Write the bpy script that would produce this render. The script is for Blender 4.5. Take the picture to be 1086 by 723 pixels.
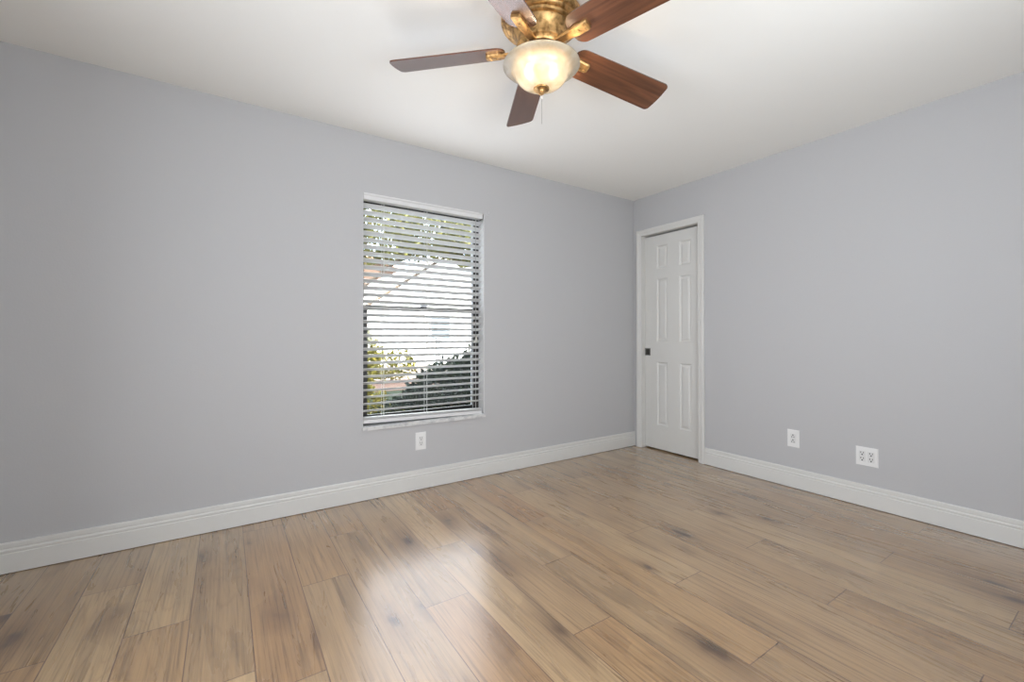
import bpy, bmesh, math, random
from mathutils import Vector, Matrix
R = math.radians
sc = bpy.context.scene
COL = sc.collection
for o in list(bpy.data.objects): bpy.data.objects.remove(o)

# ------------------------------------------------------------ camera
F_PX, YAW, PITCH, ROLL, SHIFT = 460.12, 0.5838, 0.0070, -0.0006, -7.69
CAM = Vector((-3.4079, -2.9458, 1.0824))
fw = Vector((math.sin(YAW)*math.cos(PITCH), math.cos(YAW)*math.cos(PITCH), math.sin(PITCH)))
rt = Vector((math.cos(YAW), -math.sin(YAW), 0)); up = rt.cross(fw)
rt2 = math.cos(ROLL)*rt + math.sin(ROLL)*up; up2 = -math.sin(ROLL)*rt + math.cos(ROLL)*up
cd = bpy.data.cameras.new('camera'); cam = bpy.data.objects.new('camera', cd); COL.objects.link(cam)
M4 = Matrix((rt2, up2, -fw)).transposed().to_4x4(); M4.translation = CAM
cam.matrix_world = M4
cd.lens = F_PX/1086*36; cd.sensor_width = 36; cd.shift_y = SHIFT/1086; cd.clip_start = .02; cd.clip_end = 400
sc.camera = cam

# ------------------------------------------------------------ colour, world, sun, fill lights
sc.view_settings.view_transform = 'Standard'; sc.view_settings.look = 'None'
sc.view_settings.gamma = 1; sc.view_settings.exposure = 0.0; sc.view_settings.use_curve_mapping = False
sc.cycles.max_bounces = 10; sc.cycles.diffuse_bounces = 6; sc.cycles.glossy_bounces = 4
sc.cycles.transparent_max_bounces = 12; sc.cycles.sample_clamp_indirect = 8
W = bpy.data.worlds.new('world'); sc.world = W; W.use_nodes = True
nt = W.node_tree; nt.nodes.clear()
wo = nt.nodes.new('ShaderNodeOutputWorld'); bg = nt.nodes.new('ShaderNodeBackground')
SKY = 11.0
X0_, Y0_ = -4.45, -3.30
# bright hazy sky: whiter and stronger overhead than the blue band near the horizon
wt = nt.nodes.new('ShaderNodeTexCoord'); wsx = nt.nodes.new('ShaderNodeSeparateXYZ'); wr = nt.nodes.new('ShaderNodeValToRGB')
wr.color_ramp.elements[0].position = 0; wr.color_ramp.elements[0].color = (.10, .10, .09, 1)
wr.color_ramp.elements[1].position = .55; wr.color_ramp.elements[1].color = (1, 1, 1, 1)
we = wr.color_ramp.elements.new(.02); we.color = (.12, .12, .11, 1)
we = wr.color_ramp.elements.new(.05); we.color = (.50, .56, .66, 1)
we = wr.color_ramp.elements.new(.40); we.color = (.86, .94, 1, 1)
nt.links.new(wt.outputs['Generated'], wsx.inputs[0]); nt.links.new(wsx.outputs[2], wr.inputs[0]); nt.links.new(wr.outputs[0], bg.inputs[0]); nt.links.new(bg.outputs[0], wo.inputs[0])
bg.inputs[1].default_value = SKY
def light(name, kind, loc, direction, energy, color=(1, 1, 1), **kw):
    l = bpy.data.lights.new(name, kind); o = bpy.data.objects.new(name, l); COL.objects.link(o)
    o.location = loc; o.rotation_euler = Vector(direction).to_track_quat('-Z', 'Y').to_euler()
    l.energy = energy; l.color = color
    for k, v in kw.items(): setattr(l, k, v)
    return o
light('sun', 'SUN', (0, -20, 20), (-.45, .55, -.78), 32.0, (1, .95, .86), angle=R(.6))
# added fill lights, south and west, in front of made-up window openings built below
# soft lamps behind the camera; the panels behind them give no light
WY0, WY1, WWZ0, WWZ1 = -2.85, -1.65, .60, 1.90      # added west opening behind the fill light
SX0, SX1, SZ0, SZ1 = -2.95, -1.45, .95, 2.10        # added south opening behind the fill light
light('fill_south', 'AREA', ((SX0+SX1)/2, Y0_+.03, 1.52), (0, 1, .24), 38, (.92, .98, 1.04), shape='RECTANGLE', size=SX1-SX0, size_y=SZ1-SZ0)
light('fill_west', 'AREA', (X0_+.03, (WY0+WY1)/2, 1.25), (1, -.18, -.02), 47, (.92, .97, 1.05), shape='RECTANGLE', size=WY1-WY0, size_y=WWZ1-WWZ0)
light('glare_fill_north', 'AREA', (-2.185, -.02, 1.27), (0, -1, 0), 10, (.95, .97, 1.05), shape='RECTANGLE', size=.90, size_y=1.50)  # added lamp before the blind, standing for window daylight; gives floor glare
o = light('portal_north', 'AREA', (-2.185, .2, 1.267), (0, -1, 0), 1, shape='RECTANGLE', size=.92, size_y=1.57); o.data.cycles.is_portal = True

# ------------------------------------------------------------ helpers
def link(name, me, parent=None, mat=None):
    o = bpy.data.objects.new(name, me); COL.objects.link(o)
    if mat is not None:
        me.materials.clear()
        for m in (mat if isinstance(mat, (list, tuple)) else [mat]): me.materials.append(m)
    if parent is not None: o.parent = parent
    return o
def fin(bm, name, mat, parent=None, smooth=False, bevel=0, seg=2):
    if bevel:
        bmesh.ops.bevel(bm, geom=[e for e in bm.edges if e.calc_face_angle(0) > .5], offset=bevel, segments=seg, affect='EDGES', clamp_overlap=True)
    bmesh.ops.recalc_face_normals(bm, faces=bm.faces)
    me = bpy.data.meshes.new(name); bm.to_mesh(me); bm.free()
    if smooth:
        me.polygons.foreach_set('use_smooth', [True]*len(me.polygons))
        try: me.set_sharp_from_angle(angle=R(40))
        except Exception: pass
    return link(name, me, parent, mat)
def box(bm, a, b, m=None):
    a = Vector(a); b = Vector(b)
    vs = [bm.verts.new((x, y, z)) for x in (a.x, b.x) for y in (a.y, b.y) for z in (a.z, b.z)]
    if m is not None:
        for v in vs: v.co = m @ v.co
    for f in ((0, 1, 3, 2), (4, 6, 7, 5), (0, 4, 5, 1), (2, 3, 7, 6), (0, 2, 6, 4), (1, 5, 7, 3)):
        bm.faces.new([vs[i] for i in f])
    return vs
def lathe(bm, prof, n=48, c=(0, 0, 0), cap=False):
    rings = []
    for r, z in prof:
        if r < 1e-5: rings.append([bm.verts.new((c[0], c[1], c[2]+z))])
        else: rings.append([bm.verts.new((c[0]+r*math.cos(2*math.pi*i/n), c[1]+r*math.sin(2*math.pi*i/n), c[2]+z)) for i in range(n)])
    for a, b in zip(rings, rings[1:]):
        for i in range(n):
            j = (i+1) % n
            if len(a) == 1 and len(b) > 1: bm.faces.new((a[0], b[j], b[i]))
            elif len(b) == 1 and len(a) > 1: bm.faces.new((a[i], a[j], b[0]))
            elif len(a) > 1: bm.faces.new((a[i], a[j], b[j], b[i]))
def tube(bm, pts, r, n=8):
    pts = [Vector(p) for p in pts]; rings = []
    for i, p in enumerate(pts):
        d = (pts[min(i+1, len(pts)-1)]-pts[max(i-1, 0)]).normalized()
        u = d.cross(Vector((0, 0, 1)) if abs(d.z) < .9 else Vector((1, 0, 0))).normalized(); v = d.cross(u)
        rr = r[i] if isinstance(r, (list, tuple)) else r
        rings.append([bm.verts.new(p+u*rr*math.cos(2*math.pi*k/n)+v*rr*math.sin(2*math.pi*k/n)) for k in range(n)])
    for a, b in zip(rings, rings[1:]):
        for k in range(n): bm.faces.new((a[k], a[(k+1) % n], b[(k+1) % n], b[k]))
    bm.faces.new(rings[0][::-1]); bm.faces.new(rings[-1])
def extrude_profile(bm, prof, p0, p1, out):
    """sweep profile [(d out of the wall, z)] from p0 to p1 (floor points on the wall); out = unit vector into the room"""
    p0 = Vector(p0); p1 = Vector(p1); out = Vector(out)
    A = [bm.verts.new(p0+out*d+Vector((0, 0, z))) for d, z in prof]
    B = [bm.verts.new(p1+out*d+Vector((0, 0, z))) for d, z in prof]
    n = len(prof)
    for i in range(n): bm.faces.new((A[i], A[(i+1) % n], B[(i+1) % n], B[i]))
    bm.faces.new(A); bm.faces.new(B[::-1])
def struct(o, label=None):
    o['kind'] = 'structure'
    if label: o['label'] = label
    return o
def under_(o, parent):
    o.parent = parent; o.matrix_parent_inverse = Matrix.Translation(parent.location).inverted(); return o
def tag(o, label, cat, group=None, kind=None):
    o['label'] = label; o['category'] = cat
    if group: o['group'] = group
    if kind: o['kind'] = kind
    return o
def empty(name, loc, label=None, cat=None, group=None):
    o = bpy.data.objects.new(name, None); COL.objects.link(o); o.location = loc; o.empty_display_size = .1
    if label: tag(o, label, cat, group)
    return o

# ------------------------------------------------------------ materials
def mat(name, color, rough=.5, metal=0, spec=.5, **kw):
    m = bpy.data.materials.new(name); m.use_nodes = True
    b = m.node_tree.nodes['Principled BSDF']
    b.inputs['Base Color'].default_value = (*color, 1); b.inputs['Roughness'].default_value = rough
    b.inputs['Metallic'].default_value = metal; b.inputs['Specular IOR Level'].default_value = spec
    for k, v in kw.items(): b.inputs[k].default_value = v
    return m
def N(m, t, **kw):
    n = m.node_tree.nodes.new(t)
    for k, v in kw.items(): setattr(n, k, v)
    return n
def Lk(m, a, b): m.node_tree.links.new(a, b)
def B(m): return m.node_tree.nodes['Principled BSDF']
def noise_bump(m, scale, strength, dist=.001, detail=3, coord='Object'):
    tc = N(m, 'ShaderNodeTexCoord'); n = N(m, 'ShaderNodeTexNoise'); n.inputs['Scale'].default_value = scale; n.inputs['Detail'].default_value = detail
    bp = N(m, 'ShaderNodeBump'); bp.inputs['Strength'].default_value = strength; bp.inputs['Distance'].default_value = dist
    Lk(m, tc.outputs[coord], n.inputs['Vector']); Lk(m, n.outputs['Fac'], bp.inputs['Height']); Lk(m, bp.outputs['Normal'], B(m).inputs['Normal'])
    return n
def mottled(m, c1, c2, scale, detail=4, lo=.35, hi=.65):
    tc = N(m, 'ShaderNodeTexCoord'); n = N(m, 'ShaderNodeTexNoise'); n.inputs['Scale'].default_value = scale; n.inputs['Detail'].default_value = detail
    r = N(m, 'ShaderNodeValToRGB'); r.color_ramp.elements[0].position = lo; r.color_ramp.elements[1].position = hi
    r.color_ramp.elements[0].color = (*c1, 1); r.color_ramp.elements[1].color = (*c2, 1)
    Lk(m, tc.outputs['Object'], n.inputs['Vector']); Lk(m, n.outputs['Fac'], r.inputs['Fac']); Lk(m, r.outputs['Color'], B(m).inputs['Base Color'])
    return r

M_wall = mat('wall_paint', (.495, .495, .502), .75, spec=.3); noise_bump(M_wall, 110, .25, .0015, 4)
M_ceil = mat('ceiling_paint', (.86, .855, .82), .9, spec=.2); noise_bump(M_ceil, 140, .25, .0015, 4)
M_trim = mat('white_trim_paint', (.665, .66, .635), .35)
M_door = mat('white_door_paint', (.655, .65, .625), .4)
M_plate = mat('white_plastic', (.80, .80, .79), .3)
M_slot = mat('dark_slot', (.03, .03, .03), .6)
M_slat = mat('white_faux_wood', (.70, .70, .70), .35)
M_cord = mat('white_cord', (.70, .70, .68), .8)
M_tassel = mat('beige_tassel', (.40, .38, .34), .5)
M_bronze = mat('bronze_aluminium', (.018, .016, .015), .4, metal=.0)
M_alu = mat('white_aluminium', (.62, .64, .66), .4)
M_pull = mat('brushed_nickel', (.20, .20, .19), .35, metal=1)
M_sill = mat('marble_sill', (.7, .7, .7), .25); mottled(M_sill, (.50, .51, .52), (.68, .68, .67), 30, 6, .34, .55)
M_dark = mat('dark_void', (.01, .01, .01), .9)

def mat_gold():
    m = mat('antique_gold', (.5, .3, .1), .36, metal=.85)
    r = mottled(m, (.24, .13, .045), (.66, .41, .17), 45, 8, .34, .58)
    n = N(m, 'ShaderNodeTexNoise'); n.inputs['Scale'].default_value = 60; tc = N(m, 'ShaderNodeTexCoord')
    mr = N(m, 'ShaderNodeMapRange'); mr.inputs['To Min'].default_value = .28; mr.inputs['To Max'].default_value = .55
    Lk(m, tc.outputs['Object'], n.inputs['Vector']); Lk(m, n.outputs['Fac'], mr.inputs['Value']); Lk(m, mr.outputs[0], B(m).inputs['Roughness'])
    return m
M_gold = mat_gold()

def mat_blade():
    m = mat('walnut_veneer', (.2, .08, .04), .25, spec=.5, **{'Coat Weight': .8, 'Coat Roughness': .22, 'Coat IOR': 1.6})
    tc = N(m, 'ShaderNodeTexCoord'); mp = N(m, 'ShaderNodeMapping'); mp.inputs['Scale'].default_value = (1.2, 22, 22)
    n = N(m, 'ShaderNodeTexNoise'); n.inputs['Scale'].default_value = 1.6; n.inputs['Detail'].default_value = 5; n.inputs['Distortion'].default_value = .8
    r = N(m, 'ShaderNodeValToRGB'); e = r.color_ramp.elements
    e[0].position = .3; e[0].color = (.070, .026, .014, 1); e[1].position = .72; e[1].color = (.190, .075, .036, 1)
    x = e.new(.5); x.color = (.125, .048, .024, 1)
    Lk(m, tc.outputs['Object'], mp.inputs['Vector']); Lk(m, mp.outputs[0], n.inputs['Vector']); Lk(m, n.outputs['Fac'], r.inputs['Fac']); Lk(m, r.outputs[0], B(m).inputs['Base Color'])
    return m
M_blade = mat_blade()

def mat_glass_shade():
    m = bpy.data.materials.new('alabaster_glass'); m.use_nodes = True; t = m.node_tree; t.nodes.clear()
    out = t.nodes.new('ShaderNodeOutputMaterial'); tr = t.nodes.new('ShaderNodeBsdfTranslucent'); df = t.nodes.new('ShaderNodeBsdfDiffuse')
    tp = t.nodes.new('ShaderNodeBsdfRefraction'); tp.inputs['Roughness'].default_value = .32; tp.inputs['IOR'].default_value = 1.08
    gl = t.nodes.new('ShaderNodeBsdfGlossy'); gl.inputs['Roughness'].default_value = .15
    tc = t.nodes.new('ShaderNodeTexCoord'); n = t.nodes.new('ShaderNodeTexNoise'); n.inputs['Scale'].default_value = 14; n.inputs['Detail'].default_value = 5; n.inputs['Distortion'].default_value = 1.5
    r = t.nodes.new('ShaderNodeValToRGB'); r.color_ramp.elements[0].color = (.74, .68, .54, 1); r.color_ramp.elements[1].color = (.86, .83, .73, 1)
    r.color_ramp.elements[0].position = .32; r.color_ramp.elements[1].position = .6
    t.links.new(tc.outputs['Object'], n.inputs['Vector']); t.links.new(n.outputs['Fac'], r.inputs['Fac'])
    for s in (tr, df, tp): t.links.new(r.outputs[0], s.inputs['Color'])
    a = t.nodes.new('ShaderNodeMixShader'); a.inputs[0].default_value = .45
    b = t.nodes.new('ShaderNodeMixShader'); b.inputs[0].default_value = .30
    c = t.nodes.new('ShaderNodeMixShader'); fr = t.nodes.new('ShaderNodeFresnel'); fr.inputs[0].default_value = 1.45
    t.links.new(tr.outputs[0], a.inputs[1]); t.links.new(df.outputs[0], a.inputs[2])
    t.links.new(a.outputs[0], b.inputs[1]); t.links.new(tp.outputs[0], b.inputs[2])
    t.links.new(fr.outputs[0], c.inputs[0]); t.links.new(b.outputs[0], c.inputs[1]); t.links.new(gl.outputs[0], c.inputs[2])
    t.links.new(c.outputs[0], out.inputs[0])
    return m
M_shade = mat_glass_shade()
M_bulb = mat('lit_bulb', (1, .9, .7), .5); B(M_bulb).inputs['Emission Color'].default_value = (1, .86, .66, 1); B(M_bulb).inputs['Emission Strength'].default_value = 22

def mat_pane():
    m = bpy.data.materials.new('window_glass'); m.use_nodes = True; t = m.node_tree; t.nodes.clear()
    out = t.nodes.new('ShaderNodeOutputMaterial'); tp = t.nodes.new('ShaderNodeBsdfTransparent'); tp.inputs[0].default_value = (.93, .96, .97, 1)
    gl = t.nodes.new('ShaderNodeBsdfGlossy'); gl.inputs['Roughness'].default_value = .02
    fr = t.nodes.new('ShaderNodeFresnel'); fr.inputs[0].default_value = 1.5; mx = t.nodes.new('ShaderNodeMixShader')
    t.links.new(fr.outputs[0], mx.inputs[0]); t.links.new(tp.outputs[0], mx.inputs[1]); t.links.new(gl.outputs[0], mx.inputs[2]); t.links.new(mx.outputs[0], out.inputs[0])
    return m
M_pane = mat_pane()

# oak laminate: every plank is one quad with its own UV (metres) and random values
def mat_floor():
    m = mat('oak_laminate', (.4, .25, .15), .3, spec=.5); b = B(m)
    uv = N(m, 'ShaderNodeUVMap', uv_map='plank'); at = N(m, 'ShaderNodeAttribute', attribute_name='rnd')
    sep = N(m, 'ShaderNodeSeparateXYZ'); Lk(m, uv.outputs[0], sep.inputs[0])
    rs = N(m, 'ShaderNodeSeparateColor'); Lk(m, at.outputs['Color'], rs.inputs[0])
    def math_(op, a, c=None, **k):
        n = N(m, 'ShaderNodeMath', operation=op)
        for i, v in enumerate((a, c)):
            if v is None: continue
            if hasattr(v, 'links') or hasattr(v, 'node'): Lk(m, v, n.inputs[i])
            else: n.inputs[i].default_value = v
        return n.outputs[0]
    # per-plank offset vector
    off = N(m, 'ShaderNodeVectorMath', operation='SCALE'); off.inputs['Scale'].default_value = 37.0; Lk(m, at.outputs['Color'], off.inputs[0])
    pos = N(m, 'ShaderNodeVectorMath', operation='ADD'); Lk(m, uv.outputs[0], pos.inputs[0]); Lk(m, off.outputs[0], pos.inputs[1])
    def mapped(sx, sy):
        mp = N(m, 'ShaderNodeMapping'); mp.inputs['Scale'].default_value = (sx, sy, 1); Lk(m, pos.outputs[0], mp.inputs['Vector']); return mp.outputs[0]
    def noise(v, sc_, det, dist=0, rough=.55):
        n = N(m, 'ShaderNodeTexNoise'); n.inputs['Scale'].default_value = sc_; n.inputs['Detail'].default_value = det; n.inputs['Distortion'].default_value = dist; n.inputs['Roughness'].default_value = rough
        Lk(m, v, n.inputs['Vector']); return n.outputs['Fac']
    fine = noise(mapped(120, 2.6), 1, 6, .35, .6)            # fibre streaks
    broad = noise(mapped(14, 1.3), 1, 4, 1.0)           # long cloudy bands
    # cathedral rings: stretched field turned into contour lines
    field = noise(mapped(5.0, .55), 1, 2, .3, .4)
    rings = math_('FRACT', math_('ADD', math_('MULTIPLY', field, 30.0), math_('MULTIPLY', fine, .9)))
    ringl = math_('ABSOLUTE', math_('SUBTRACT', rings, .5))      # 0..0.5
    # knots
    vo = N(m, 'ShaderNodeTexVoronoi', feature='F1'); vo.inputs['Scale'].default_value = 1; vo.inputs['Randomness'].default_value = 1
    warp = N(m, 'ShaderNodeVectorMath', operation='ADD')
    wn = N(m, 'ShaderNodeTexNoise'); wn.inputs['Scale'].default_value = 9; Lk(m, pos.outputs[0], wn.inputs['Vector'])
    ws = N(m, 'ShaderNodeVectorMath', operation='SCALE'); ws.inputs['Scale'].default_value = .30; Lk(m, wn.outputs['Color'], ws.inputs[0])
    Lk(m, mapped(6.2, 2.4), warp.inputs[0]); Lk(m, ws.outputs[0], warp.inputs[1]); Lk(m, warp.outputs[0], vo.inputs['Vector'])
    vc = N(m, 'ShaderNodeSeparateColor'); Lk(m, vo.outputs['Color'], vc.inputs[0])
    size = N(m, 'ShaderNodeMapRange'); size.inputs['From Min'].default_value = .25; size.inputs['From Max'].default_value = 1; size.inputs['To Min'].default_value = .0; size.inputs['To Max'].default_value = .18; Lk(m, vc.outputs[0], size.inputs['Value'])
    kn = math_('DIVIDE', vo.outputs['Distance'], math_('ADD', size.outputs[0], .0001))
    def ramp(v, pts):
        r = N(m, 'ShaderNodeValToRGB'); e = r.color_ramp.elements
        e[0].position = pts[0][0]; e[0].color = (*pts[0][1], 1); e[1].position = pts[-1][0]; e[1].color = (*pts[-1][1], 1)
        for p, c in pts[1:-1]: x = e.new(p); x.color = (*c, 1)
        Lk(m, v, r.inputs['Fac']); return r.outputs['Color']
    def mix(kind, fac, a, c):
        x = N(m, 'ShaderNodeMix', data_type='RGBA', blend_type=kind)
        for s, v in ((x.inputs[0], fac), (x.inputs[6], a), (x.inputs[7], c)):
            if hasattr(v, 'node'): Lk(m, v, s)
            elif isinstance(v, tuple): s.default_value = (*v, 1)
            else: s.default_value = v
        return x.outputs[2]
    base = ramp(rs.outputs[0], [(0, (.330, .190, .086)), (.3, (.375, .232, .108)), (.6, (.345, .222, .112)), (.8, (.380, .250, .128)), (1, (.430, .290, .150))])
    base = mix('MULTIPLY', 1.0, base, ramp(broad, [(.26, (.74, .73, .73)), (.5, (.98, .98, .98)), (.74, (1.12, 1.11, 1.10))]))
    base = mix('MULTIPLY', .8, base, ramp(fine, [(.34, (.50, .46, .43)), (.46, (.90, .89, .88)), (.62, (1.12, 1.12, 1.12))]))
    base = mix('MULTIPLY', math_('MULTIPLY', rs.outputs[1], .6), base, ramp(ringl, [(0, (.72, .66, .6)), (.13, (1, 1, 1)), (.5, (1.04, 1.04, 1.04))]))
    base = mix('MULTIPLY', 1.0, base, ramp(math_('MULTIPLY', kn, .22), [(.0, (.14, .11, .10)), (.14, (.30, .25, .22)), (.26, (.62, .57, .54)), (.60, (.88, .86, .85)), (1, (1, 1, 1))]))
    # seams
    du = math_('MINIMUM', sep.outputs[0], math_('SUBTRACT', rs.outputs[2], sep.outputs[0]))   # rs.b*? width handled below
    edge = N(m, 'ShaderNodeAttribute', attribute_name='dims'); es = N(m, 'ShaderNodeSeparateXYZ'); Lk(m, edge.outputs['Vector'], es.inputs[0])
    du = math_('MINIMUM', sep.outputs[0], math_('SUBTRACT', es.outputs[0], sep.outputs[0]))
    dv = math_('MINIMUM', sep.outputs[1], math_('SUBTRACT', es.outputs[1], sep.outputs[1]))
    dd = math_('MINIMUM', du, dv)
    sm = N(m, 'ShaderNodeMapRange'); sm.inputs['From Min'].default_value = .0010; sm.inputs['From Max'].default_value = .0024; Lk(m, dd, sm.inputs['Value'])
    base = mix('MIX', sm.outputs[0], (.115, .055, .028), base)
    Lk(m, base, b.inputs['Base Color'])
    rr = N(m, 'ShaderNodeMapRange'); rr.inputs['To Min'].default_value = .24; rr.inputs['To Max'].default_value = .32; Lk(m, broad, rr.inputs['Value']); Lk(m, rr.outputs[0], b.inputs['Roughness'])
    bp = N(m, 'ShaderNodeBump'); bp.inputs['Strength'].default_value = .22; bp.inputs['Distance'].default_value = .001
    hh = math_('ADD', sm.outputs[0], math_('MULTIPLY', fine, .03)); Lk(m, hh, bp.inputs['Height']); Lk(m, bp.outputs['Normal'], b.inputs['Normal'])
    b.inputs['Specular IOR Level'].default_value = .5
    b.inputs['Coat Weight'].default_value = 1.0; b.inputs['Coat Roughness'].default_value = .24; b.inputs['Coat IOR'].default_value = 1.75
    return m
M_floor = mat_floor()

# ------------------------------------------------------------ room shell
X0, Y0, H = -4.45, -3.30, 2.44
WX0, WX1, WZ0, WZ1 = -2.648, -1.722, .482, 2.046        # north window recess
T = .22
def build_floor():
    rnd = random.Random(11)
    me = bpy.data.meshes.new('floor'); V = []; Fc = []; UV = []; RN = []; DM = []
    P = .1945; L = 1.308; x00 = -2.545
    ph = {0: -.44, 1: -.87, 2: -1.305}
    tab = {-7: 0, -6: 1, -5: 2, -4: None, -3: 1, -2: 0, -1: 2, 0: 1, 1: 0, 2: 2, 3: 1, 4: 0, 5: 2, 6: 1, 7: 0, 8: 2, 9: 1, 10: 0, 11: 2, 12: 1, 13: 0, -8: 1, -9: 0, -10: 2}
    for i in range(-10, 14):
        xa = x00+i*P; xb = xa+P
        if xb < X0-.1 or xa > .2: continue
        p = -.12 if tab[i] is None else ph[tab[i]]
        ys = [p+k*L for k in range(-4, 3)]
        for ya, yb in zip(ys, ys[1:]):
            if yb < Y0-.1 or ya > .12: continue
            c0, c1 = max(xa, X0-.1), min(xb, .1); d0, d1 = max(ya, Y0-.3), min(yb, .0)
            if d1-d0 < .001 or c1-c0 < .001: continue
            k = len(V); V += [(c0, d0, 0), (c1, d0, 0), (c1, d1, 0), (c0, d1, 0)]; Fc.append((k, k+1, k+2, k+3))
            UV += [(c0-xa, d0-ya), (c1-xa, d0-ya), (c1-xa, d1-ya), (c0-xa, d1-ya)]
            r = (rnd.random(), rnd.random(), rnd.random())
            RN += [(*r, 1)]*4; DM += [(P, L, 0)]*4
    me.from_pydata(V, [], Fc)
    me.uv_layers.new(name='plank'); me.attributes.new('rnd', 'FLOAT_COLOR', 'CORNER'); me.attributes.new('dims', 'FLOAT_VECTOR', 'CORNER')
    uv = me.uv_layers['plank'].data; a = me.attributes['rnd'].data; d = me.attributes['dims'].data
    for i in range(len(UV)): uv[i].uv = UV[i]; a[i].color = RN[i]; d[i].vector = DM[i]
    return struct(link('floor', me, None, M_floor))
build_floor()
bm = bmesh.new(); box(bm, (X0-.3, Y0-.5, -.2), (T, T, -.004)); struct(fin(bm, 'floor_slab', M_dark))
bm = bmesh.new(); box(bm, (X0-T, Y0-T, H), (T, T, H+.12)); struct(fin(bm, 'ceiling', M_ceil))
# roof with an eave over the garden
M_roof = mat('roof_soffit', (.6, .58, .55), .8)
bm = bmesh.new(); box(bm, (X0-.8, Y0-.8, H+.14), (T+.8, T+.45, H+.5)); struct(fin(bm, 'roof', M_roof))
# north wall around the window
bm = bmesh.new()
box(bm, (X0-T, 0, -.2), (WX0, T, H)); box(bm, (WX1, 0, -.2), (T, T, H)); box(bm, (WX0, 0, -.2), (WX1, T, WZ0)); box(bm, (WX0, 0, WZ1), (WX1, T, H))
struct(fin(bm, 'wall_north', M_wall))
# east wall with the closet doorway, a near-black panel behind it painted as the closet's shade
DY0, DY1, DZ = -.7085, -.0995, 2.066
bm = bmesh.new()
box(bm, (0, Y0-T, -.2), (.12, DY0-.018, H)); box(bm, (0, DY1+.018, -.2), (.12, 0, H)); box(bm, (0, DY0-.018, DZ+.018), (.12, DY1+.018, H))
struct(fin(bm, 'wall_east', M_wall))
bm = bmesh.new(); box(bm, (.14, DY0-.1, -.01), (.2, DY1+.1, H)); struct(fin(bm, 'closet_shade_panel', M_dark))
# west and south walls behind the camera, with added openings for the fill lights
bm = bmesh.new()
def wall_with_hole(a0, a1, h0, h1, z0, z1, f):
    f(a0, h0, -.2, H); f(h1, a1, -.2, H); f(h0, h1, -.2, z0); f(h0, h1, z1, H)
wall_with_hole(Y0-T, 0, WY0, WY1, WWZ0, WWZ1, lambda a, b, c, d: box(bm, (X0-.17, a, c), (X0, b, d)))
struct(fin(bm, 'wall_west', M_wall))
bm = bmesh.new(); wall_with_hole(X0, 0, SX0, SX1, SZ0, SZ1, lambda a, b, c, d: box(bm, (a, Y0-.12, c), (b, Y0, d)))
struct(fin(bm, 'wall_south', M_wall))

M_backing = mat('backing_panel', (.75, .75, .73), .9)  # plain panel closing the added openings behind the fill lights
w2 = struct(empty('fill_backing_west', (X0-.1, (WY0+WY1)/2, WWZ0)), 'added opening with a closed panel behind the west fill light')
bm = bmesh.new(); box(bm, (X0-.14, WY0, WWZ0), (X0-.10, WY1, WWZ1)); under_(fin(bm, 'backing_panel', M_backing), w2)
w3 = struct(empty('fill_backing_south', ((SX0+SX1)/2, Y0-.1, SZ0)), 'added opening with a closed panel behind the south fill light')
bm = bmesh.new(); box(bm, (SX0, Y0-.10, SZ0), (SX1, Y0-.06, SZ1)); under_(fin(bm, 'backing_panel', M_backing), w3)

# baseboards
prof = [(0, .003), (.015, .003), (.015, .090), (.0125, .093), (.0125, .096), (.0140, .099), (.0140, .106), (.0100, .110), (.0085, .114), (.0105, .118), (.0105, .134), (.008, .140), (0, .140)]
bm = bmesh.new(); extrude_profile(bm, prof, (X0, 0, 0), (-.0005, 0, 0), (0, -1, 0)); struct(fin(bm, 'baseboard_north', M_trim))
bm = bmesh.new(); extrude_profile(bm, prof, (0, Y0, 0), (0, -.7665, 0), (-1, 0, 0)); struct(fin(bm, 'baseboard_east', M_trim))
bm = bmesh.new(); extrude_profile(bm, prof, (X0, Y0, 0), (X0, -.016, 0), (1, 0, 0)); struct(fin(bm, 'baseboard_west', M_trim))

# ------------------------------------------------------------ closet door
# casing: mitred profile boards (u across from opening edge, d out of wall)
def casing_side(bm, y_in, sgn, z0, z1):
    w = .057
    prof = [(0, 0), (0, .009), (.006, .012), (.022, .012), (.026, .015), (.040, .018), (w-.004, .018), (w, .014), (w, 0)]
    A = [bm.verts.new((-d, y_in+sgn*u, z0)) for u, d in prof]; C = [bm.verts.new((-d, y_in+sgn*u, z1+u)) for u, d in prof]
    n = len(prof)
    for i in range(n): bm.faces.new((A[i], A[(i+1) % n], C[(i+1) % n], C[i]))
    bm.faces.new(A); bm.faces.new(C)
def casing_head(bm, ya, yb, z):
    w = .057
    prof = [(0, 0), (0, .009), (.006, .012), (.022, .012), (.026, .015), (.040, .018), (w-.004, .018), (w, .014), (w, 0)]
    A = [bm.verts.new((-d, ya-u, z+u)) for u, d in prof]; C = [bm.verts.new((-d, yb+u, z+u)) for u, d in prof]
    n = len(prof)
    for i in range(n): bm.faces.new((A[i], A[(i+1) % n], C[(i+1) % n], C[i]))
    bm.faces.new(A); bm.faces.new(C)
door = struct(empty('door_1', (0, (DY0+DY1)/2, 0)), 'white six panel closet door in the right wall beside the room corner')
DO = door.location.copy()
def under(o, parent):
    o.parent = parent; o.matrix_parent_inverse = Matrix.Translation(parent.location).inverted(); return o
bm = bmesh.new(); casing_side(bm, DY0, -1, 0.001, DZ); casing_side(bm, DY1, 1, 0.001, DZ); casing_head(bm, DY0, DY1, DZ)
under(fin(bm, 'casing', M_trim), door)
bm = bmesh.new()
box(bm, (-.001, DY0-.016, .001), (.118, DY0, DZ)); box(bm, (-.001, DY1, .001), (.118, DY1+.016, DZ)); box(bm, (-.001, DY0-.016, DZ), (.118, DY1+.016, DZ+.016))
under(fin(bm, 'jamb', M_trim), door)
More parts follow.
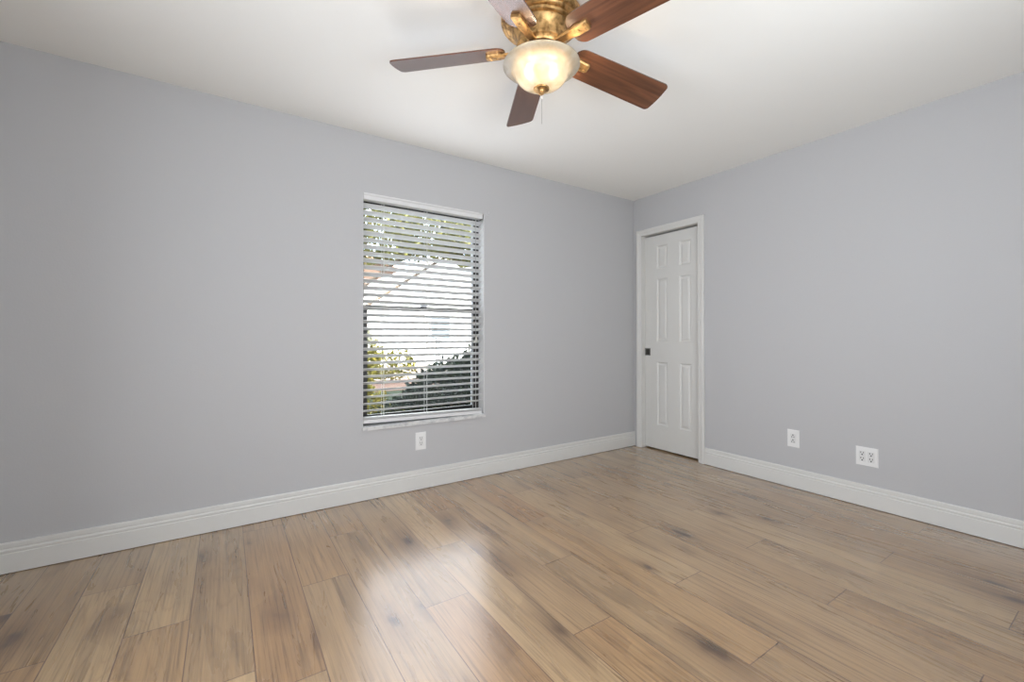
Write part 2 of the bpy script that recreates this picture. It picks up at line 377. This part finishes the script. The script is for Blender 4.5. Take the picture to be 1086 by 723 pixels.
# leaf: a grid front with recessed, raised-field panels
def door_leaf():
    bm = bmesh.new(); xf = .045; z0, z1 = .013, 2.053; y0, y1 = DY0+.002, DY1-.002
    cols = [(-.607, -.490), (-.367, -.241)]; cols = [(-.6085, -.4885), (-.3610, -.2410)]
    rows = [(.240, .840), (1.035, 1.637), (1.730, 1.952)]
    ysp = sorted([y0, y1]+[v for c in cols for v in c]); zsp = sorted([z0, z1]+[v for r in rows for v in r])
    def q(a, b, c, d): bm.faces.new([bm.verts.new(p) for p in (a, b, c, d)])
    for i in range(len(ysp)-1):
        for j in range(len(zsp)-1):
            ya, yb, za, zb = ysp[i], ysp[i+1], zsp[j], zsp[j+1]
            if (ya, yb) in cols and (za, zb) in rows:
                st = [(0, 0), (.004, .0035), (.012, .0085), (.018, .0085), (.034, .0025), (.036, .0025)]
                for (o1, d1), (o2, d2) in zip(st, st[1:]):
                    A = [(xf+d1, ya+o1, za+o1), (xf+d1, yb-o1, za+o1), (xf+d1, yb-o1, zb-o1), (xf+d1, ya+o1, zb-o1)]
                    C = [(xf+d2, ya+o2, za+o2), (xf+d2, yb-o2, za+o2), (xf+d2, yb-o2, zb-o2), (xf+d2, ya+o2, zb-o2)]
                    for k in range(4): q(A[k], A[(k+1) % 4], C[(k+1) % 4], C[k])
                q(*C)
            else: q((xf, ya, za), (xf, yb, za), (xf, yb, zb), (xf, ya, zb))
    bmesh.ops.remove_doubles(bm, verts=bm.verts, dist=1e-5)
    xb = xf+.035
    q((xf, y0, z0), (xb, y0, z0), (xb, y0, z1), (xf, y0, z1)); q((xf, y1, z0), (xb, y1, z0), (xb, y1, z1), (xf, y1, z1))
    q((xf, y0, z0), (xb, y0, z0), (xb, y1, z0), (xf, y1, z0)); q((xf, y0, z1), (xb, y0, z1), (xb, y1, z1), (xf, y1, z1)); q((xb, y0, z0), (xb, y1, z0), (xb, y1, z1), (xb, y0, z1))
    return bm
leaf = under(fin(door_leaf(), 'door_leaf', M_door), door)
# square flush edge pull
pull = bmesh.new(); py0, py1, pz0, pz1 = -.1630, -.1030, .900, .970
box(pull, (.0425, py0, pz0), (.0452, py0+.010, pz1)); box(pull, (.0425, py1-.010, pz0), (.0452, py1, pz1)); box(pull, (.0425, py0, pz0), (.0452, py1, pz0+.010)); box(pull, (.0425, py0, pz1-.010), (.0452, py1, pz1))
po = under(fin(pull, 'door_pull', M_pull), door); po['label'] = 'square brushed metal flush pull'
bm = bmesh.new(); box(bm, (.0440, py0+.009, pz0+.009), (.0450, py1-.009, pz1-.009)); cup = under(fin(bm, 'pull_cup', mat('dark_nickel', (.10, .10, .095), .35, metal=1)), door)
cup['label'] = 'dark recessed cup of the pull'

# ------------------------------------------------------------ window_1
win = struct(empty('window_1', (WX0, .1, WZ0)), 'single hung window in the left wall')
bm = bmesh.new(); ya, yb = .085, .135; f = .022
box(bm, (WX0, ya, WZ0), (WX0+f, yb, WZ1)); box(bm, (WX1-f, ya, WZ0), (WX1, yb, WZ1)); box(bm, (WX0+f, ya, WZ1-f), (WX1-f, yb, WZ1)); box(bm, (WX0+f, ya, WZ0), (WX1-f, yb, WZ0+.03))
under(fin(bm, 'window_frame', M_bronze, bevel=.001), win)
MR = 1.285
def sash(z0, z1, y, w, name):
    s = bmesh.new(); a, b = WX0+f, WX1-f
    box(s, (a, y, z0), (a+w, y+.022, z1)); box(s, (b-w, y, z0), (b, y+.022, z1)); box(s, (a+w, y, z0), (b-w, y+.022, z0+.034)); box(s, (a+w, y, z1-.034), (b-w, y+.022, z1))
    o = under(fin(s, name, M_bronze, bevel=.001), win)
    g = bmesh.new(); box(g, (a+w-.002, y+.009, z0+.03), (b-w+.002, y+.013, z1-.03)); under(fin(g, 'window_pane', M_pane), win)
    return o
sash(WZ0+.03, MR+.017, .087, .032, 'lower_sash')
sash(MR-.017, WZ1-f, .111, .014, 'upper_sash')
bm = bmesh.new(); box(bm, (-2.21, .076, MR+.017), (-2.16, .100, MR+.030)); tube(bm, [(-2.20, .084, MR+.03), (-2.17, .078, MR+.034)], .005, 8)
under(fin(bm, 'sash_lock', M_alu), win)
bm = bmesh.new(); box(bm, (WX0-.004, -.016, WZ0-.022), (WX1+.004, .0, WZ0)); box(bm, (WX0+.0005, .0, WZ0-.0005), (WX1-.0005, .085, WZ0+.0035))
under(fin(bm, 'window_sill', M_sill, bevel=.003), win)
# painted reveals (sides and head of the recess)
M_rev = mat('white_reveal_paint', (.72, .72, .71), .6)
bm = bmesh.new(); box(bm, (WX0, .001, WZ0+.004), (WX0+.003, .085, WZ1)); box(bm, (WX1-.003, .001, WZ0+.004), (WX1, .085, WZ1)); box(bm, (WX0+.003, .001, WZ1-.003), (WX1-.003, .085, WZ1))
under(fin(bm, 'reveal', M_rev), win)

# ------------------------------------------------------------ window blind
BX0, BX1 = WX0+.007, WX1-.018
blind = empty('window_blind', ((BX0+BX1)/2, .028, WZ1-.008), 'white two inch slat blind hanging open inside the window recess', 'blind')
bm = bmesh.new(); box(bm, (BX0+.002, .006, 2.002), (BX1-.002, .054, 2.039)); under(fin(bm, 'headrail', M_slat, blind and None, bevel=.002), blind)
bm = bmesh.new()
pr = [(0, 1.990), (.004, 1.990), (.004, 2.030), (-.003, 2.037), (-.003, 2.044), (0, 2.046), (.004, 2.046), (.0055, 1.990)]
A = [(.0055, 2.000), (.001, 2.000), (-.001, 2.003), (-.001, 2.027), (-.006, 2.032), (-.007, 2.037), (-.004, 2.041), (.0055, 2.041)]
va = [bm.verts.new((BX0-.002, y, z)) for y, z in A]; vb = [bm.verts.new((BX1+.003, y, z)) for y, z in A]
for i in range(len(A)): bm.faces.new((va[i], va[(i+1) % len(A)], vb[(i+1) % len(A)], vb[i]))
bm.faces.new(va); bm.faces.new(vb); under(fin(bm, 'valance', M_slat), blind)
bm = bmesh.new(); box(bm, (BX1+.003, -.002, 1.996), (BX1+.0045, .054, 2.042)); box(bm, (BX1-.03, -.004, 2.0412), (BX1+.0045, .054, 2.0424))
under(fin(bm, 'end_bracket', M_pull), blind)['label'] = 'grey metal end bracket'
TILT = R(-21)
def slat_bm(x0, x1, w=.050, t=.0038):
    s = bmesh.new(); n = 6; top = []; bot = []
    for i in range(n+1):
        u = -w/2+w*i/n; c = .0016*(1-(2*u/w)**2)
        top.append((u, c+t/2)); bot.append((u, c-t/2))
    P = top+bot[::-1]
    A = [s.verts.new((x0, u, z)) for u, z in P]; C = [s.verts.new((x1, u, z)) for u, z in P]
    for i in range(len(P)): s.faces.new((A[i], A[(i+1) % len(P)], C[(i+1) % len(P)], C[i]))
    s.faces.new(A); s.faces.new(C)
    return s
xm = (BX0+BX1)/2; hw = (BX1-BX0)/2
slat0 = fin(slat_bm(-hw, hw), 'slat', M_slat)
rng = random.Random(3)
ZS = [1.643+.046*k for k in range(7, -24, -1)]
for i, z in enumerate(ZS):
    o = slat0 if i == 0 else slat0.copy()
    if i: COL.objects.link(o)
    o.location = (xm, .029, z); o.rotation_euler = (TILT+R(rng.uniform(-1, 1)), R(rng.uniform(-.08, .08)), 0); under(o, blind)
# a last slat lying on the rail, and the thick bottom rail, both hanging a little low at the right
ang = math.atan2(.020, BX1-BX0)
o = slat0.copy(); COL.objects.link(o); o.location = (xm, .029, .5330); o.rotation_euler = (R(-2), ang*.9, 0); under(o, blind)
o = slat0.copy(); COL.objects.link(o); o.location = (xm, .029, .5245); o.rotation_euler = (R(-1), ang, 0); under(o, blind)
bm = bmesh.new(); box(bm, (-hw, -.025, -.012), (hw, .025, .012)); br = fin(bm, 'bottom_rail', M_slat, bevel=.003)
br.location = (xm, .029, .5075); br.rotation_euler = (0, ang, 0); under(br, blind)
CX = (-2.508, -2.195, -1.795)
for x in CX:
    bm = bmesh.new(); zb = .515-(x-xm)*math.tan(ang)
    for y in (.0055, .0525): tube(bm, [(x, y, zb), (x, y, 2.0)], .0014, 5)
    for z in ZS: tube(bm, [(x, .0055, z+.004), (x, .0525, z-.009)], .0012, 4)
    under(fin(bm, 'ladder_cord', M_cord), blind)
    bm = bmesh.new(); tube(bm, [(x+.012, .029, zb), (x+.012, .029, 2.0)], .0008, 5); under(fin(bm, 'lift_cord', M_cord), blind)
bm = bmesh.new(); tube(bm, [(-1.803, -.0065, 1.995), (-1.8025, -.007, 1.09)], .0011, 6); tube(bm, [(-1.799, -.0075, 1.995), (-1.8005, -.007, 1.09)], .0011, 6)
under(fin(bm, 'pull_cord', mat('grey_cord', (.42, .42, .42), .8)), blind)
bm = bmesh.new(); lathe(bm, [(.0, .0), (.004, 0), (.006, -.006), (.007, -.02), (.011, -.040), (.0135, -.052), (.0125, -.055), (0, -.055)], 16, (-1.801, -.014, 1.095))
under(fin(bm, 'tassel', M_tassel, smooth=True), blind)['label'] = 'beige bell shaped tassel at the cord end'
# small clear hook on the wall beside the headrail
bm = bmesh.new(); tube(bm, [(-1.704, -.002, 2.062), (-1.704, -.006, 2.040), (-1.701, -.008, 2.033), (-1.694, -.009, 2.028), (-1.687, -.008, 2.033), (-1.684, -.006, 2.042), (-1.684, -.002, 2.066)], .0022, 8)
tag(fin(bm, 'wall_hook', mat('clear_plastic', (.75, .75, .75), .2), smooth=True), 'small pale plastic hook on the wall at the upper right corner of the window', 'hook')

# ------------------------------------------------------------ outlets
def outlet(name, pos, axis, w, h, gangs, flip, label, slotmat=M_slot):
    """axis 'N' plate on the north wall, 'E' on the east wall; local x to the right seen from the room"""
    r = empty(name, pos, label, 'wall outlet')
    r.rotation_euler = (0, 0, 0 if axis == 'N' else R(-90))
    bm = bmesh.new(); box(bm, (-w/2, -.006, -h/2), (w/2, 0, h/2))
    fs = [e for e in bm.edges if all(v.co.y < -.003 for v in e.verts)]
    bmesh.ops.bevel(bm, geom=fs, offset=.004, segments=2, affect='EDGES')
    fin(bm, 'cover_plate', M_plate, r)
    gx = [0] if gangs == 1 else [-.023, .023]
    for g in gx:
        bm = bmesh.new(); box(bm, (g-.0168, -.0085, -.0335), (g+.0168, -.0055, .0335)); rc = fin(bm, 'receptacle', mat_rec, r, bevel=.0012)
        for s in (-1, 1):
            cz = s*.0175; f = -1 if flip else 1
            bm = bmesh.new()
            box(bm, (g-.0088, -.0089, cz+f*.001), (g-.0050, -.0082, cz+f*.0110)); box(bm, (g+.0050, -.0089, cz+f*.001), (g+.0088, -.0082, cz+f*.0105))
            tube(bm, [(g, -.0089, cz-f*.0070), (g, -.0082, cz-f*.0070)], .0044, 12)
            fin(bm, 'socket_hole', slotmat, rc)
    for g in gx:
        for s in (-1, 1):
            bm = bmesh.new(); tube(bm, [(g, -.0068, s*.048), (g, -.0055, s*.048)], .0028, 12); fin(bm, 'screw', M_plate, r)
    return r
mat_rec = mat('receptacle_plastic', (.72, .72, .71), .3)
outlet('wall_outlet', (-2.243, 0, .341), 'N', .078, .124, 1, False, 'white single outlet plate low on the left wall under the window', mat('pale_slot', (.30, .30, .29), .6))
outlet('wall_outlet', (0, -1.455, .352), 'E', .078, .124, 1, True, 'white single outlet plate on the right wall, the one nearer the door')
outlet('wall_outlet', (0, -1.8835, .319), 'E', .116, .118, 2, False, 'white double outlet plate with four sockets on the right wall')

# ------------------------------------------------------------ ceiling fan
FX, FY, FZ = -2.2879, -1.4789, 2.3075
fan = empty('ceiling_fan', (FX, FY, H), 'antique gold ceiling fan with five walnut blades and lit glass bowl', 'ceiling fan')
def fpart(bm, name, m, parent=fan, **k):
    o = fin(bm, name, m, None, **k); o.location = (0, 0, 0) if parent is fan else o.location
    o.parent = parent; return o
z = lambda a: a-H
bm = bmesh.new(); lathe(bm, [(0, 0), (.168, 0), (.172, -.006), (.172, -.020), (.167, -.030), (.158, -.034), (.154, -.034), (.150, -.040), (.143, -.043), (.136, -.043), (.134, -.050), (.128, -.055), (0, -.055)], 64)
fpart(bm, 'ceiling_housing', M_gold, smooth=True)
bm = bmesh.new(); lathe(bm, [(0, -.054), (.120, -.054), (.124, -.060), (.122, -.068), (.114, -.075), (.108, -.100), (.104, -.112), (.106, -.118), (.104, -.126), (.090, -.134), (.086, -.142), (.060, -.146), (0, -.146)], 64)
fpart(bm, 'motor', M_gold, smooth=True)
bm = bmesh.new(); lathe(bm, [(0, -.145), (.050, -.146), (.056, -.150), (.056, -.156), (.100, -.160), (.100, -.165), (.060, -.168), (.055, -.174), (.060, -.181), (.100, -.184), (.120, -.186), (.123, -.190), (.119, -.193), (0, -.192)], 64)
fpart(bm, 'light_fitter', M_gold, smooth=True)
# blades
PHI = -.2868; DIPS = (-.0879, .0066, -.0099, -.0130, -.0289); DAS = (-.0033, -.0189, .0010, -.0090, .0303)
def blade_bm():
    bm = bmesh.new(); r0, r1 = .155, .662; w0, w1 = .139, .1586
    pts = []
    def corner(cx, cy, rad, a0, a1, n=6):
        for i in range(n+1):
            a = a0+(a1-a0)*i/n; pts.append((cx+rad*math.cos(a), cy+rad*math.sin(a)))
    h0, h1 = w0/2, w1/2
    corner(r1-.022, -h1+.022, .022, -math.pi/2, 0); 
    for i in range(1, 6):
        t = i/6; pts.append((r1+.004*math.sin(math.pi*t), -h1+.022+(w1-.044)*t))
    corner(r1-.022, h1-.022, .022, 0, math.pi/2)
    corner(r0+.045, h0-.045, .045, math.pi/2, math.pi); corner(r0+.045, -h0+.045, .045, math.pi, 1.5*math.pi)
    A = [bm.verts.new((x, y, -.003)) for x, y in pts]; C = [bm.verts.new((x, y, .003)) for x, y in pts]
    n = len(pts)
    for i in range(n): bm.faces.new((A[i], A[(i+1) % n], C[(i+1) % n], C[i]))
    bm.faces.new(A[::-1]); bm.faces.new(C)
    return bm
def iron_bm():
    bm = bmesh.new()
    # arm from the motor out under the blade: stations (r, half width, z top, thickness)
    st = [(.080, .017, -.002, .012), (.120, .018, -.003, .012), (.165, .021, -.005, .011), (.185, .024, -.0035, .013), (.232, .022, -.0035, .014), (.240, .018, -.0035, .012)]
    rings = []
    for r, hw_, zt, th in st:
        c = .005
        P = [(-hw_, zt), (hw_, zt), (hw_, zt-th+c), (hw_-c, zt-th), (-hw_+c, zt-th), (-hw_, zt-th+c)]
        rings.append([bm.verts.new((r, y, zz)) for y, zz in P])
    for a, b in zip(rings, rings[1:]):
        for i in range(6): bm.faces.new((a[i], a[(i+1) % 6], b[(i+1) % 6], b[i]))
    bm.faces.new(rings[0]); bm.faces.new(rings[-1])
    return bm
blade0 = fin(blade_bm(), 'blade', M_blade); iron0 = fin(iron_bm(), 'blade_iron', M_gold, bevel=.001)
bm = bmesh.new()
for x_, y_ in ((.195, .0), (.222, .010), (.222, -.010)): lathe(bm, [(0, -.0195), (.004, -.0195), (.005, -.0175), (.005, -.016)], 10, (x_, y_, 0))
screw0 = fin(bm, 'screw', M_gold)
for k in range(5):
    a = -.1244+R(72)*k+DAS[k]; dip = DIPS[k]
    # droop about r=.1 and pitch about the blade axis
    Mx = Matrix.Rotation(a, 4, 'Z') @ Matrix.Translation((0, 0, FZ-H-dip*.1)) @ Matrix.Rotation(-math.atan(dip), 4, 'Y') @ Matrix.Rotation(PHI, 4, 'X')
    for src in (blade0, iron0):
        o = src if k == 0 else src.copy()
        if k: COL.objects.link(o)
        o.parent = fan; o.matrix_local = Mx
        if src is iron0: ir = o
    s = screw0 if k == 0 else screw0.copy()
    if k: COL.objects.link(s)
    s.parent = ir
# glass bowl (double walled, open at the top)
outer = [(.1625, -.2020), (.1635, -.2050), (.160, -.2085), (.148, -.2135), (.134, -.2190), (.123, -.226), (.116, -.235), (.112, -.246), (.107, -.257), (.098, -.269), (.084, -.280), (.064, -.290), (.038, -.298), (.008, -.301)]
inner = [(max(r-.0045, .008), zz+.003) for r, zz in outer[2:]][::-1]
bm = bmesh.new(); lathe(bm, outer+inner+[(.157, -.2015), (.1625, -.2020)], 72); bmesh.ops.remove_doubles(bm, verts=bm.verts, dist=1e-5)
sh = fpart(bm, 'glass_bowl', M_shade, smooth=True); sh['label'] = 'frosted alabaster glass bowl'
bm = bmesh.new(); lathe(bm, [(0, -.297), (.030, -.298), (.034, -.302), (.032, -.306), (.024, -.309), (.014, -.311), (.011, -.316), (.013, -.321), (.009, -.326), (0, -.328)], 32)
fpart(bm, 'finial', M_gold, smooth=True)
for s in (-1, 1):
    # the two lamps side by side as seen from the door
    bx, by = s*.052*math.cos(YAW), -s*.052*math.sin(YAW)
    bm = bmesh.new(); lathe(bm, [(0, -.191), (.013, -.1915), (.013, -.199), (0, -.200)], 20, (bx, by, 0)); sk = fpart(bm, 'lamp_socket', M_plate, smooth=True)
    bm = bmesh.new(); lathe(bm, [(0, -.199), (.009, -.200), (.016, -.207), (.018, -.215), (.016, -.225), (.009, -.231), (0, -.233)], 20, (bx, by, 0)); bl = fpart(bm, 'bulb', M_bulb, smooth=True); bl['label'] = 'lit warm bulb'
    pl = bpy.data.lights.new('bulb_light', 'POINT'); pl.energy = 4.0; pl.color = (1, .86, .68); pl.shadow_soft_size = .022
    po_ = bpy.data.objects.new('bulb_light', pl); COL.objects.link(po_); po_.parent = fan; po_.location = (bx, by, -.214); bl.visible_shadow = True
    po_.location.z = -.242
ch = bmesh.new(); zz = -.328
while zz > -.452:
    lathe(ch, [(0, zz), (.0014, zz-.001), (.0014, zz-.0026), (0, zz-.0036)], 6, (.002, 0, 0)); zz -= .0040
fpart(ch, 'pull_chain', mat('chain_nickel', (.35, .33, .30), .3, metal=1))
bm = bmesh.new(); lathe(bm, [(0, -.331), (.004, -.333), (.0055, -.339), (.004, -.345), (0, -.347)], 14, (.002, 0, 0)); fpart(bm, 'chain_bead', mat('clear_bead', (.7, .65, .6), .1), smooth=True)

# ------------------------------------------------------------ outdoors
GZ = -.12
def leafmat(name, c1, c2, rough=.45, tr=.25):
    m = mat(name, c1, rough, spec=.4)
    g = N(m, 'ShaderNodeAttribute', attribute_name='leaf'); x = N(m, 'ShaderNodeMix', data_type='RGBA'); x.inputs[6].default_value = (*c1, 1); x.inputs[7].default_value = (*c2, 1)
    Lk(m, g.outputs['Fac'], x.inputs[0]); Lk(m, x.outputs[2], B(m).inputs['Base Color'])
    t = N(m, 'ShaderNodeBsdfTranslucent'); Lk(m, x.outputs[2], t.inputs['Color']); ms = N(m, 'ShaderNodeMixShader'); ms.inputs[0].default_value = tr
    out = m.node_tree.nodes['Material Output']; Lk(m, B(m).outputs[0], ms.inputs[1]); Lk(m, t.outputs[0], ms.inputs[2]); Lk(m, ms.outputs[0], out.inputs[0])
    B(m).inputs['Specular IOR Level'].default_value = .12
    return m
M_dkleaf = leafmat('dark_green_leaf', (.002, .007, .007), (.014, .022, .008), .35, .15)
M_yleaf = leafmat('yellow_leaf', (.055, .055, .008), (.19, .16, .03), .5, .3)
M_tleaf = leafmat('tree_leaf', (.045, .055, .014), (.21, .20, .06), .5, .35)
M_bark = mat('bark', (.12, .085, .06), .9); noise_bump(M_bark, 30, .6, .01)
def foliage(name, blobs, n, size, m, seed, parent):
    rnd = random.Random(seed); V = []; Fc = []; A = []
    for i in range(n):
        c, rad = blobs[rnd.randrange(len(blobs))]
        d = Vector((rnd.gauss(0, 1), rnd.gauss(0, 1), rnd.gauss(0, 1))).normalized()*(rnd.uniform(.45, 1)**.6)
        p = Vector(c)+Vector((d.x*rad[0], d.y*rad[1], d.z*rad[2]))
        if p.z < GZ+.01: p.z = GZ+.02+rnd.random()*.1
        ax = Vector((rnd.gauss(0, 1), rnd.gauss(0, 1), rnd.gauss(.2, .7))).normalized(); up_ = ax.cross(Vector((rnd.random(), rnd.random(), rnd.random()))).normalized(); nn = ax.cross(up_)
        L_ = size*rnd.uniform(.6, 1.3); w_ = L_*.24; k = len(V)
        V += [p, p+ax*L_*.45+up_*w_-nn*L_*.03, p+ax*L_*.5+nn*L_*.06, p+ax*L_*.45-up_*w_-nn*L_*.03, p+ax*L_]
        Fc += [(k, k+1, k+2), (k, k+2, k+3), (k+1, k+4, k+2), (k+2, k+4, k+3)]; v = rnd.random(); A += [v]*5
    me = bpy.data.meshes.new(name); me.from_pydata([tuple(v) for v in V], [], Fc); at = me.attributes.new('leaf', 'FLOAT', 'POINT'); at.data.foreach_set('value', A)
    return link(name, me, parent, m)
def plant(name, base, blobs, n, size, m, seed, label, cat, stems=5, stemr=.012, group=None):
    r = empty(name, base, label, cat, group)
    foliage('foliage', [((c[0]-base[0], c[1]-base[1], c[2]-base[2]), rd) for c, rd in blobs], n, size, m, seed, r)
    bm = bmesh.new(); rnd = random.Random(seed+5)
    for i in range(stems):
        c = blobs[i % len(blobs)][0]; a = Vector((rnd.uniform(-.06, .06), rnd.uniform(-.06, .06), 0)); b = Vector(c)-Vector(base)
        mid = (a+b)/2+Vector((rnd.uniform(-.05, .05), rnd.uniform(-.05, .05), 0)); tube(bm, [a, mid, b], [stemr, stemr*.8, stemr*.4], 6)
    fin(bm, 'stem' if stemr < .03 else 'trunk', M_bark, r)
    return r
def fol_z(p): return p
# ground
M_grass = mat('grass', (.10, .16, .05), .9, spec=.05); mottled(M_grass, (.004, .008, .005), (.012, .016, .010), 2.5, 8); 
bm = bmesh.new(); box(bm, (-40, T, GZ-.3), (60, 9.0, GZ)); lawn = tag(fin(bm, 'lawn', M_grass), 'green lawn outside the window', 'lawn'); lawn['kind'] = 'structure'
M_drive = mat('concrete_drive', (.70, .60, .52), .9); mottled(M_drive, (.08, .06, .05), (.14, .11, .09), 3, 6)
bm = bmesh.new(); box(bm, (-40, 6.6, GZ-.3), (60, 8.9, GZ+.01)); wk = tag(fin(bm, 'walkway', mat('pink_paver', (.060, .040, .034), .9, spec=.05)), 'pinkish walkway beyond the lawn', 'walkway'); wk['kind'] = 'structure'
bm = bmesh.new(); box(bm, (-40, 9.0, GZ-.3), (60, 80, GZ+.01)); dr = tag(fin(bm, 'driveway', M_drive), 'pale sunlit driveway beyond the lawn', 'driveway'); dr['kind'] = 'structure'
bm = bmesh.new(); box(bm, (-40, -40, GZ-.4), (60, T, GZ-.05)); g2 = fin(bm, 'ground', M_grass); g2['kind'] = 'structure'
# neighbour house: white gable end towards us
M_stucco = mat('white_stucco', (.86, .85, .82), .9); noise_bump(M_stucco, 20, .3, .01)
M_peach = mat('peach_stucco', (.085, .050, .034), .9); noise_bump(M_peach, 20, .3, .01)
M_tile = mat('roof_tile', (.55, .36, .27), .8); noise_bump(M_tile, 12, .5, .02)
M_grey = mat('grey_fascia', (.25, .25, .26), .6)
hy = 15.0
def gable(x0, x1, y0, y1, zeave, zpeak, name, mw, mr, label):
    r = empty(name, ((x0+x1)/2, y0, GZ), label, 'house'); xc = (x0+x1)/2
    bm = bmesh.new()
    P = [(x0, GZ), (x1, GZ), (x1, zeave), (xc, zpeak), (x0, zeave)]
    A = [bm.verts.new((x, y0, z_)) for x, z_ in P]; C = [bm.verts.new((x, y1, z_)) for x, z_ in P]
    for i in range(5): bm.faces.new((A[i], A[(i+1) % 5], C[(i+1) % 5], C[i]))
    bm.faces.new(A); bm.faces.new(C); under(fin(bm, 'wall', mw), r)
    sl = (zpeak-zeave)/(xc-x0)
    bm = bmesh.new()
    for s in (-1, 1):
        xe = xc+s*(xc-x0+.4); ze = zeave-.4*sl
        q = [(xc, zpeak+.02), (xe, ze+.02), (xe, ze+.16), (xc, zpeak+.18)]
        A = [bm.verts.new((x, y0-.35, z_)) for x, z_ in q]; C = [bm.verts.new((x, y1+.35, z_)) for x, z_ in q]
        for i in range(4): bm.faces.new((A[i], A[(i+1) % 4], C[(i+1) % 4], C[i]))
        bm.faces.new(A); bm.faces.new(C)
    under(fin(bm, 'roof', mr), r)
    return r
hs = gable(.2, 10.2, hy, hy+9, 2.53, 4.78, 'house', M_stucco, M_stucco, 'white gabled house seen across the driveway through the blind')
for xx in (4.6, 6.9):
    bm = bmesh.new(); box(bm, (xx-.5, hy-.05, .9), (xx+.5, hy, 2.1)); wf = under(fin(bm, 'window', M_alu), hs)
    bm = bmesh.new(); box(bm, (xx-.44, hy-.06, .96), (xx+.44, hy-.045, 2.04)); under(fin(bm, 'pane', mat('far_glass', (.12, .15, .17), .1)), hs)
gable(-5.0, 6.6, hy+11, hy+19, 5.6, 7.2, 'house', M_peach, M_tile, 'peach house standing behind the white gabled house')
# plants
plant('shrub', (-1.35, 1.9, GZ), [((-1.62, 1.9, .12), (.38, .35, .30)), ((-1.25, 1.95, .32), (.42, .38, .40)), ((-.85, 1.95, .45), (.42, .38, .42)), ((-.55, 2.0, .5), (.4, .4, .45))], 5200, .085, M_dkleaf, 1, 'dark green broadleaf shrub low outside the right half of the window', 'shrub', 8)
plant('shrub', (-.25, 3.4, GZ), [((-.4, 3.4, .30), (.5, .5, .42)), ((.25, 3.5, .35), (.5, .5, .5))], 2600, .09, M_dkleaf, 21, 'dark green shrub behind the nearer dark shrub outside', 'shrub', 6)
plant('yellow_shrub', (-1.95, 3.2, GZ), [((-2.05, 3.2, .55), (.33, .4, .5)), ((-1.85, 3.1, .15), (.35, .3, .25)), ((-1.75, 3.4, .75), (.22, .3, .40))], 1500, .10, M_yleaf, 2, 'tall sunlit yellow green shrub outside the left edge of the window', 'shrub', 6)
plant('yellow_shrub', (-1.35, 2.72, GZ), [((-1.35, 2.72, .0), (.28, .20, .14)), ((-1.0, 2.75, -.02), (.22, .20, .12))], 520, .08, M_yleaf, 3, 'low yellow leaved ground plant in front of the tall yellow shrub', 'shrub', 4)
plant('shrub', (-2.3, 2.3, GZ), [((-2.35, 2.35, -.02), (.24, .22, .12)), ((-2.15, 2.2, .0), (.2, .22, .14))], 900, .07, M_dkleaf, 31, 'low dark ground shrub outside the lower left of the window', 'shrub', 4)
plant('hedge', (.2, 8.2, GZ), [((-.9, 8.2, .35), (.7, .4, .45)), ((.2, 8.2, .35), (.7, .4, .42))], 1700, .12, M_yleaf, 4, 'sunlit yellow hedge at the far edge of the lawn', 'hedge', 6)
plant('shrub', (3.6, 8.0, GZ), [((3.0, 8.0, .45), (.8, .5, .6)), ((4.2, 8.2, .6), (.9, .5, .75))], 2600, .12, M_dkleaf, 5, 'dark shrub at the far right edge of the lawn', 'shrub', 6)
plant('tree', (-3.2, 9.5, GZ), [((-1.6, 9.5, 4.3), (1.5, 1.2, 1.1)), ((.2, 9.6, 4.1), (1.4, 1.2, 1.0)), ((1.9, 9.6, 4.25), (1.3, 1.1, .85)), ((3.3, 9.8, 4.2), (1.0, 1, .8)), ((-3.2, 9.5, 4.8), (1.5, 1.4, 1.2))], 10500, .19, M_tleaf, 6, 'broad leafy tree spreading over the driveway outside', 'tree', 10, .07)
for xx, yy in ((1.95, 9.3), (3.0, 11.5)):
    bm = bmesh.new(); lathe(bm, [(0, 0), (.045, 0), (.040, 1.15), (.06, 1.17), (.06, 1.22), (0, 1.27)], 12)
    p = fin(bm, 'bollard', M_grey, smooth=True); p.location = (xx, yy, GZ)
    tag(p, 'thin grey post on the driveway, ' + ('the nearer of the two' if yy < 10 else 'the farther of the two'), 'post')
